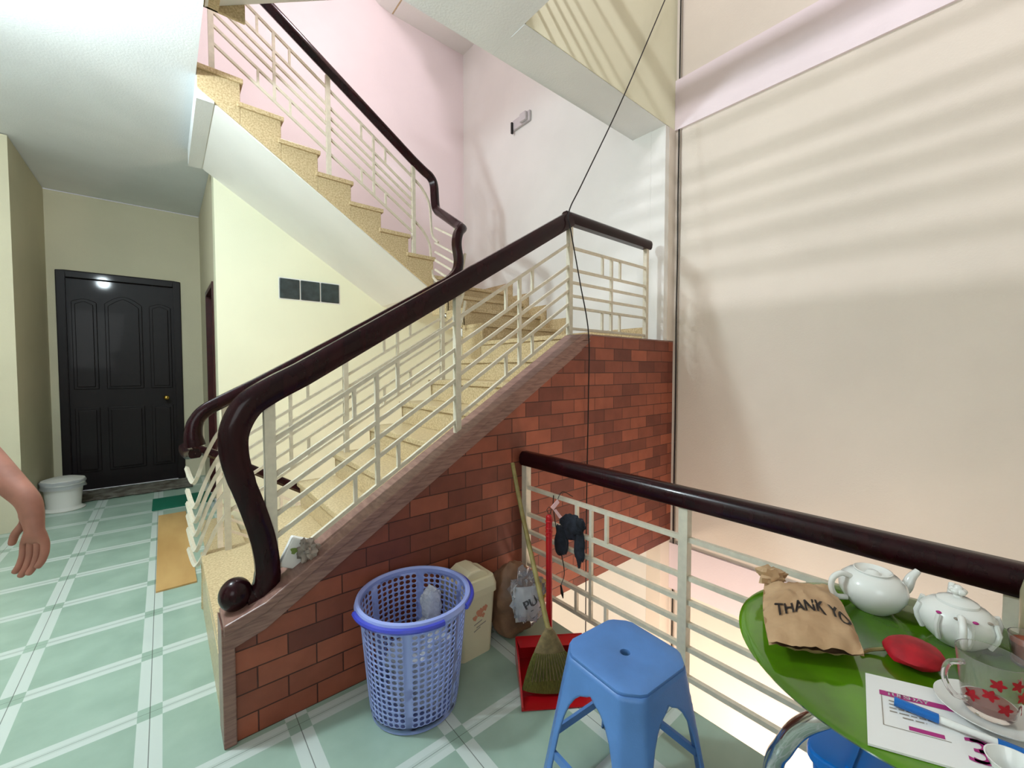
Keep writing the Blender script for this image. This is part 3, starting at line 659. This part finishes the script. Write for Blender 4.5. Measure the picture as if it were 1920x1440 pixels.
# ------------------------------------------------------------------ table and what stands on it
TX, TY, TZ, TR = 1.31, .10, .83, .372
tb = thing('glass_table', 'round green glass table with curved chrome legs by the railing', 'table', (TX, TY, 0))
MB().lathe([(0, TZ), (TR-.03, TZ), (TR-.008, TZ-.001), (TR, TZ-.006), (TR-.004, TZ-.012), (0, TZ-.012)], 96).build('tabletop', 'glassgreen', tb, smooth=True)
for k in range(3):
    p = smooth_path([(r_*math.cos(math.radians(th+120*k)), r_*math.sin(math.radians(th+120*k)), z) for r_, th, z in ((.17, 166, .798), (.235, 160, .796), (.294, 154.6, .77), (.318, 148, .72), (.334, 144, .66), (.332, 137, .56), (.33, 133, .3), (.33, 133, .012))], 6)
    MB().tube(p, .0195, 16).build('leg', 'chrome', tb, smooth=True)
MB().tube([(.26*math.cos(2*PI*k/48), .26*math.sin(2*PI*k/48), .30) for k in range(49)], .010, 8).build('ring', 'chrome', tb, smooth=True)
b2 = thing('storage_tub', 'deep blue plastic tub standing under the green glass table', 'tub', (1.41, .13, 0))
rbox(MB(), .17, .17, .0, .50, .82, 1, c=.04).build('body', 'deepblue', b2, smooth=True)
rbox(MB(), .18, .18, .50, .53, 1, 1, c=.045).build('lid', 'deepblue', b2, bevel=.006)
for v in (-.09, 0, .09): MB().box(-.16, .16, v-.006, v+.006, .53, .536).build('ridge', 'deepblue', b2)

Zt = TZ+.001
def teapot(name, label, loc, rz, s, group=None, deco=False):
    t = thing(name, label, 'teapot', loc, rz)
    pr = [(0, 0), (.040, 0), (.044, .004), (.062, .022), (.074, .046), (.076, .064), (.070, .084), (.054, .099), (.040, .104)]
    MB().lathe([(r*s, z*s) for r, z in pr], 48).build('body', 'china', t, smooth=True)
    if deco:
        lid = [(.041, .104), (.040, .110), (.026, .118), (.010, .121), (.007, .127), (0, .128)]
        MB().lathe([(r*s, z*s) for r, z in lid], 32).build('lid', 'china', t, smooth=True)
        kn = MB()
        for k in range(5):
            a = 2*PI*k/5; kn.ball((.009*s*math.cos(a), .009*s*math.sin(a), .136*s), .010*s, 12, (1, 1, .8))
        kn.ball((0, 0, .142*s), .010*s, 12); kn.build('rose_knob', 'china', t, smooth=True)
        for k in range(8):
            a = 2*PI*k/8+.2
            MB().tube([(r*s*math.cos(a+d), r*s*math.sin(a+d), z*s) for r, z, d in ((.066, .022, 0), (.077, .046, .02), (.080, .064, .03), (.073, .086, .04))], .006*s, 8).build('rib', 'china', t, smooth=True)
        for k in range(4):
            a = PI+.5*k-.6; MB().ball((.067*s*math.cos(a), .067*s*math.sin(a), .088*s), .006*s, 10, (1, 1, .5)).build('painted_flower', 'binprint2' if k % 2 else 'magenta', t)
    else:
        MB().lathe([(.040*s, .104*s), (.043*s, .109*s), (.040*s, .110*s), (.030*s, .100*s), (.018*s, .099*s), (.012*s, .106*s), (0, .108*s)], 32).build('lid', 'china', t, smooth=True)
    hp_ = smooth_path([(-.060, 0, .090), (-.085, 0, .098), (-.108, 0, .085), (-.112, 0, .058), (-.098, 0, .034), (-.070, 0, .030)], 5)
    MB().tube([(v.x*s, 0, v.z*s) for v in hp_], .0075*s, 10).build('handle', 'china', t, smooth=True)
    sp = smooth_path([(.060, 0, .040), (.090, 0, .060), (.104, 0, .088), (.122, 0, .108)], 6)
    MB().tube([(v.x*s, 0, v.z*s) for v in sp], .014*s, 14, scales=[1.3-.75*k/(len(sp)-1) for k in range(len(sp))]).build('spout', 'china', t, smooth=True)
    return t
teapot('teapot', 'plain glossy white round teapot at the back of the green table', (1.505, .225, Zt), math.radians(-42), 1.0)
teapot('teapot', 'ornate white ribbed teapot with a rose knob beside the plain teapot', (1.478, .062, Zt), math.radians(8), .93, deco=True)

# paper bag
pbag = thing('paper_bag', 'crumpled brown kraft paper bag printed THANK YOU on the green table', 'bag', (1.29, .330, Zt), 0)
NXb, NYb = 24, 26
ux = Vector((.12, -.15, 0)).normalized(); uy = Vector((.93, .37, 0)).normalized()   # across and towards the folded neck
def bagp(u, v, side=1):
    wv = .096*(1+.10*math.sin(PI*v))*(1-.10*v)
    e = (1-abs(2*u-1)**3)*math.sin(PI*min(1, v*1.02+.02))**.5 if 0 < v < 1 else .1
    fz = .034*e*side+.036
    n_ = .010*noise.noise(Vector((u*5, v*5, side*3)))+.006*noise.noise(Vector((u*11, v*12, side)))
    p = ux*((2*u-1)*wv)+uy*((v-.58)*.325)
    return Vector((p.x, p.y, max(.002, fz+n_)))
mb = MB()
for side in (1, -1):
    mb.add([bagp(i/NXb, j/NYb, side) for j in range(NYb+1) for i in range(NXb+1)], [(j*(NXb+1)+i, j*(NXb+1)+i+1, (j+1)*(NXb+1)+i+1, (j+1)*(NXb+1)+i) for j in range(NYb) for i in range(NXb)])
mb.build('bag_body', 'paper', pbag, smooth=True)
nk = crumple((0, 0, 0), .040, .022, .026, .5, 2.2, 20, 4)
for v in nk.v: q = ux*(v.x-.072)+uy*(v.y+.130); v.x, v.y, v.z = q.x, q.y, v.z+.055
nk.build('twisted_neck', 'paper', pbag, smooth=True)
lettering('THANK YOU', .044, lambda x, y: bagp(min(.985, .61+x*3.75), .40+y*5.0-abs(x)*.5, 1)+Vector((0, 0, .0022)), 'lettering', 'ink', pbag, .0012)

rp = crumple((1.298, .120, Zt+.022), .062, .052, .022, .10, 1.6, 26, 6, Zt)
rp_ = thing('red_pouch', 'crumpled red fabric pouch in the middle of the green table', 'pouch', (1.305, .125, Zt))
rp.build('pouch_body', 'redcloth', rp_, world=True, smooth=True)
MB().tube(smooth_path([(1.285, .165, Zt+.012), (1.262, .19, Zt+.006), (1.24, .20, Zt+.004)], 4), .004, 6).build('drawstring', 'bamboo', rp_, world=True)

# desk calendar card
cd = thing('calendar_card', 'white day calendar card with magenta TUESDAY band lying on the table edge', 'card', (1.163, .181, Zt))
A = Vector((1.163, .181, 0)); ex = (Vector((1.221, .065, 0))-A).normalized(); ey = (Vector((.936, .139, 0))-A).normalized()
def cp(x, y, h=.004): q = ex*x-ey*(-y)*1.0 if False else ex*x+ey*(-y); return (q.x, q.y, h)
CW, CH = .225, .222
MB().add([cp(0, 0, 0), cp(CW, 0, 0), cp(CW, -CH, 0), cp(0, -CH, 0), cp(0, 0), cp(CW, 0), cp(CW, -CH), cp(0, -CH)], [(0, 1, 2, 3), (7, 6, 5, 4), (0, 4, 5, 1), (1, 5, 6, 2), (2, 6, 7, 3), (3, 7, 4, 0)]).build('card_sheet', 'card', cd)
def quad(x0, x1, y0, y1, m, nm, h=.0046): MB().add([cp(x0, y0, h), cp(x1, y0, h), cp(x1, y1, h), cp(x0, y1, h)], [(0, 1, 2, 3)]).build(nm, m, cd)
quad(.022, .200, -.051, -.067, 'magenta', 'printed_band'); quad(.024, .0255, -.066, -.160, 'binprint2', 'printed_line'); quad(.024, .12, -.159, -.1605, 'binprint2', 'printed_line')
quad(.062, .112, -.145, -.156, 'magenta', 'printed_band')
lettering('TUESDAY', .0155, lambda x, y: cp(.066+x, -.059+y, .005), 'lettering', 'card', cd, .0004)
lettering('THU', .012, lambda x, y: cp(.165+x, -.059+y, .005), 'lettering', 'card', cd)
lettering('3', .088, lambda x, y: cp(.158+x, -.168+y, .005), 'lettering', 'magenta', cd, .0035)
for k, (y, x0, x1) in enumerate([(-.079, .036, .05), (-.090, .036, .07), (-.101, .036, .115), (-.112, .036, .105), (-.123, .055, .09)]):
    x = x0
    while x < x1:
        wd_ = random.uniform(.008, .016); quad(x, min(x+wd_, x1), y, y-.0035, 'binprint2', 'printed_word'); x += wd_+.003
pn = thing('marker_pen', 'blue and white marker pen lying across the calendar card', 'pen', (1.08, .06, Zt+.008))
a, b = Vector((1.090, .125, Zt+.014)), Vector((1.110, -.045, Zt+.014)); d = (b-a)
MB().tube([a, a+d*.36], .0085, 14).build('cap', 'penblue', pn, world=True, smooth=True)
MB().tube([a+d*.36, a+d*.78], .0065, 14).build('barrel', 'china', pn, world=True, smooth=True)
MB().tube([a+d*.78, b], .0075, 14).build('end_plug', 'penblue', pn, world=True, smooth=True)

sx_, sy_ = 1.192, .005
sa = MB().lathe([(0, .004), (.030, .003), (.034, 0), (.040, .002), (.066, .012), (.074, .016), (.074, .018), (.064, .015), (.038, .007), (0, .007)], 56, (sx_, sy_, Zt+.005))
tag(sa.build('saucer', 'china', None, smooth=True), 'white china saucer under the flowered glass mug', 'saucer')
mg = thing('glass_mug', 'clear glass mug with small red flowers standing on the white saucer', 'mug', (sx_, sy_, Zt+.014))
MB().lathe([(0, 0), (.030, 0), (.036, .010), (.044, .085), (.047, .112), (.0455, .112), (.0425, .085), (.034, .014), (0, .008)], 48).build('bowl', 'crystal', mg, smooth=True)
MB().tube(smooth_path([(-.030, .033, .095), (-.048, .052, .090), (-.052, .056, .060), (-.040, .043, .030), (-.026, .028, .024)], 5), .005, 8).build('handle', 'crystal', mg, smooth=True)
for k, (an, z) in enumerate([(-2.6, .035), (-2.0, .06), (-3.1, .055), (-1.6, .03), (-2.9, .08), (-2.3, .085), (2.6, .04), (-1.2, .07)]):
    r = .0352+.009*z/.085
    mb = MB(); vs = []
    for j in range(20):
        th = 2*PI*j/20; q = .009*(1+.35*math.cos(5*th)); aa = an+q*math.cos(th)/r; vs.append(((r+.001)*math.cos(aa)*1.02, (r+.001)*math.sin(aa)*1.02, z+q*math.sin(th)))
    mb.add(vs, [tuple(range(20))]).build('red_flower', 'redcloth', mg)
MB().lathe([(0, .012), (.031, .012), (.0335, .022), (.0345, .026), (0, .026)], 32).build('tea', 'cork', mg, smooth=True)
tg = thing('tea_glass', 'short glass of brown tea at the right edge behind the mug', 'glass', (1.485, -.055, Zt))
MB().lathe([(0, 0), (.030, 0), (.038, .065), (.036, .065), (.029, .004), (0, .004)], 36).build('bowl', 'crystal', tg, smooth=True)
MB().lathe([(0, .005), (.0275, .005), (.034, .050), (0, .050)], 36).build('tea', 'cork', tg, smooth=True)
wc = MB().lathe([(0, 0), (.018, 0), (.022, .006), (.034, .032), (.036, .036), (.034, .036), (.021, .009), (0, .004)], 36, (1.035, -.028, Zt))
tag(wc.build('tea_cup', 'china', None, smooth=True), 'tiny white china cup at the near table edge below the mug', 'cup')
bt = thing('plastic_bottle', 'murky clear plastic bottle at the right edge of the table', 'bottle', (1.590, -.075, Zt))
MB().lathe([(0, 0), (.036, 0), (.040, .006), (.040, .13), (.034, .16), (.016, .185), (.014, .20)], 36).build('body', 'bottle', bt, smooth=True)
MB().lathe([(.017, .195), (.017, .215), (0, .216)], 24).build('cap', 'china', bt, smooth=True)

# ------------------------------------------------------------------ things hung on the guard railing
cl = MB()
for c, sz_, sd_ in (((1.692, 1.510, .635), (.020, .080, .070), 1), ((1.690, 1.585, .535), (.015, .052, .095), 2), ((1.692, 1.452, .545), (.015, .036, .110), 3), ((1.695, 1.455, .660), (.018, .040, .045), 4)):
    q = crumple(c, *sz_, .28, 1.6, 24, sd_+20); cl.add(q.v, q.f)
tag(cl.build('face_mask', 'black', None, smooth=True), 'dark grey cloth mask hooked over the guard railing pickets', 'mask')
pl = thing('dangling_plug', 'thin black lead with a small plug hanging inside the guard railing', 'cable', (1.69, 1.60, .70))
MB().tube(smooth_path([(1.70, 1.655, .775), (1.69, 1.645, .70), (1.68, 1.60, .55), (1.68, 1.55, .38), (1.685, 1.58, .28)], 6), .0028, 6).build('cord', 'cable', pl, world=True, smooth=True)
MB().tube([(1.685, 1.58, .285), (1.686, 1.572, .245), (1.687, 1.565, .215)], .009, 8, scales=[.5, 1, .3]).build('plug', 'cable', pl, world=True, smooth=True)

# ------------------------------------------------------------------ rubbish at the foot of the outer railing
sb = thing('snack_box', 'small white box with a green print tucked between parapet and railing post', 'box', (.405, 2.03, .62))
bx = MB().box(-.045, .045, -.02, .02, 0, .13); rm = Matrix.Rotation(.45, 4, 'Y')
for v in bx.v: v.xyz = rm @ v
bx.build('carton', 'card', sb, bevel=.006)
mb = MB().add([(-.014+.016*math.cos(a)*(1+.4*math.sin(3*a)), -.0215, .075+.014*math.sin(a)) for a in [2*PI*k/16 for k in range(16)]], [tuple(range(16))])
for v in mb.v: v.xyz = rm @ v
mb.build('printed_leaf', 'green_ink', sb)
cr = crumple((.475, 1.985, .69), .045, .04, .045, .6, 2.6, 26, 9)
tag(cr.build('crumpled_paper', 'crumple', None, smooth=True), 'ball of crumpled grey paper on the sloping parapet coping', 'paper')

# ------------------------------------------------------------------ floor things
tag(MB().box(-.075, .145, 3.62, 5.50, .001, .012).build('plywood_sheet', 'ply', None), 'thin tan plywood sheet lying on the tiles before the stairs', 'board')
tag(MB().box(-.13, .40, 5.75, 6.25, .001, .012).build('floor_mat', 'green_mat', None, bevel=.004), 'dark green mat on the floor near the dark door', 'mat')
rg = MB(); nx, ny = 40, 16
rg.add([(-.80+1.05*i/nx+.02*noise.noise(Vector((j*.5, 9, 0))), 6.62+.52*j/ny+.04*noise.noise(Vector((i*.25, 2, 0))), .012+.018*abs(noise.noise(Vector((i*.35, j*.5, 3))))) for j in range(ny+1) for i in range(nx+1)],
       [(j*(nx+1)+i, j*(nx+1)+i+1, (j+1)*(nx+1)+i+1, (j+1)*(nx+1)+i) for j in range(ny) for i in range(nx)])
tag(rg.build('rag_rug', 'rug', None, smooth=True, solid=.012), 'mottled grey rag rug in front of the dark door', 'rug')
pb_ = thing('waste_bin', 'white round waste bin with liner in the corner left of the dark door', 'bin', (-.85, 6.45, 0))
MB().lathe([(0, 0), (.16, 0), (.165, .01), (.135, .03), (.13, .04), (.155, .30), (.16, .30), (.16, .31)], 36).build('body', 'binwhite', pb_, smooth=True)
MB().lathe([(.165, .27), (.172, .30), (.165, .325), (.10, .345), (0, .35)], 36).build('lid', 'binwhite', pb_, smooth=True)
ln = MB().lathe([(.170+.006*math.sin(k*2), .32-.02*k) for k in range(5)], 36)
for v in ln.v: v.z += .012*noise.noise(v*14); v.x *= 1+.04*noise.noise(v*9)
ln.build('liner', 'film', pb_, smooth=True)
sk = crumple((-1.45, 5.45, .18), .20, .20, .22, .3, 1.8, 26, 12, .003)
tag(sk.build('sack', 'binwhite', None, smooth=True), 'pale bundle on the floor behind the hand at the left edge', 'bundle')

# ------------------------------------------------------------------ person at the left edge
ps = thing('person', 'person in a lilac shirt walking past at the left edge, bare forearm hanging', 'person', (-.80, 2.12, 0))
def skin_obj(name, pts, edges, m, parent, root=0, sub=2):
    me = bpy.data.meshes.new(name); off = parent.location if parent else Vector((0, 0, 0))
    me.from_pydata([Vector(p[:3])-off for p in pts], edges, []); me.materials.append(M[m])
    o = bpy.data.objects.new(name, me); C.objects.link(o); o.parent = parent
    md = o.modifiers.new('skin', 'SKIN'); md.use_smooth_shade = True
    for i, p in enumerate(pts):
        sv = me.skin_vertices[0].data[i]; sv.radius = (p[3], p[4] if len(p) > 4 else p[3]); sv.use_root = (i == root)
    s = o.modifiers.new('sub', 'SUBSURF'); s.levels = sub; s.render_levels = sub; return o
# facing +x, body in profile; figure stands about 1.65 m
px, py = -.80, 2.12; Q = 1.08
V = [(px, py, .90*Q, .13, .12), (px-.005, py, 1.10*Q, .12, .11), (px, py, 1.30*Q, .15, .11), (px+.01, py, 1.40*Q, .12, .09), (px+.02, py, 1.47*Q, .05), (px+.035, py, 1.53*Q, .055), (px+.045, py, 1.60*Q, .088, .075), (px+.05, py, 1.67*Q, .07, .065)]
E_ = [(0, 1), (1, 2), (2, 3), (3, 4), (4, 5), (5, 6), (6, 7)]
def chain(start, pts):
    k = start
    for p in pts: V.append(p); E_.append((k, len(V)-1)); k = len(V)-1
    return k
for s in (-1, 1):
    f = .12*s
    chain(0, [(px, py+s*.09, .84*Q, .085), (px+f*.6, py+s*.10, .48*Q, .058), (px+f-.02, py+s*.10, .26*Q, .048), (px+f-.03, py+s*.10, .08, .034), (px+f+.06, py+s*.10, .035, .030), (px+f+.14, py+s*.10, .03, .022)])
chain(3, [(px, py+.17, 1.37*Q, .055), (px-.05, py+.22, 1.12*Q, .042), (px-.0, py+.22, .90*Q, .03), (px+.02, py+.22, .80*Q, .026)])
# near arm: elbow bent, forearm swinging forward and down; hand relaxed
W0 = Vector((-.300, 1.800, 1.110)); EL = Vector((-.50, 2.02, 1.345))
wr = chain(3, [(px+.04, py-.15, 1.37*Q, .055), (px+.16, py-.13, 1.40, .049), (*EL, .046), (*EL.lerp(W0, .35), .047), (*EL.lerp(W0, .75), .036), (*W0, .028, .034)])
hd = Vector((.05, -.14, -.98)).normalized(); sd = Vector((.70, -.70, .05)).normalized()   # hand direction, across the palm
pm = W0+hd*.05; k = wr
V.append((*pm, .024, .034)); E_.append((k, len(V)-1)); k1 = len(V)-1
p2 = W0+hd*.095; V.append((*p2, .019, .044)); E_.append((k1, len(V)-1)); k2 = len(V)-1
curl = Vector((-.60, .10, 0))
for i, (o, L) in enumerate(((-.034, .088), (-.012, .098), (.011, .092), (.033, .074))):
    a = p2+sd*o+hd*.010; b = a+(hd+curl*.15)*L*.45; c = b+(hd+curl*.55).normalized()*L*.33; d = c+(hd+curl*1.1).normalized()*L*.28
    chain(k2, [(*a, .0112), (*b, .0105), (*c, .0097), (*d, .0082)])
a = pm-sd*.030+hd*.005; b = a+(hd*.75-sd*.5+curl*.4).normalized()*.038; c = b+(hd*.95-sd*.1+curl*.3).normalized()*.034
chain(k1, [(*a, .012), (*b, .0105), (*c, .009)])
skin_obj('body', V, E_, 'skin', ps)
SV = [(px, py, .88*Q, .15, .14), (px-.005, py, 1.10*Q, .145, .135), (px, py, 1.30*Q, .165, .135), (px+.01, py, 1.42*Q, .12, .10), (px+.04, py-.15, 1.37*Q, .074), (px+.16, py-.13, 1.41, .070), (px+.24, py-.115, 1.385, .068), (px, py+.17, 1.37*Q, .072), (px-.03, py+.21, 1.22*Q, .062)]
skin_obj('shirt', SV, [(0, 1), (1, 2), (2, 3), (2, 4), (4, 5), (5, 6), (2, 7), (7, 8)], 'shirt', ps)
TV = [(px, py, .88*Q, .145, .135)]; TE = []
for s in (-1, 1):
    f = .12*s; n0 = len(TV)
    TV += [(px, py+s*.09, .82, .10), (px+f*.6, py+s*.10, .48, .075), (px+f-.02, py+s*.10, .24, .065), (px+f-.03, py+s*.10, .10, .06)]
    TE += [(0, n0), (n0, n0+1), (n0+1, n0+2), (n0+2, n0+3)]
skin_obj('trousers', TV, TE, 'trouser', ps)
MB().ball((px+.03, py, 1.655*Q), .098, 24, (1.0, .85, 1.0)).build('hair', 'hair', ps, world=True, smooth=True)
MB().ball((px+.125, py, 1.60*Q), .016, 12, (1, .8, 1.3)).build('nose', 'skin', ps, world=True, smooth=True)
for s in (-1, 1):
    MB().ball((px+.105, py+s*.028, 1.625*Q), .011, 12).build('eye', 'ink', ps, world=True, smooth=True)
    MB().ball((px+.04, py+s*.078, 1.60*Q), .022, 12, (.7, .35, 1.2)).build('ear', 'skin', ps, world=True, smooth=True)
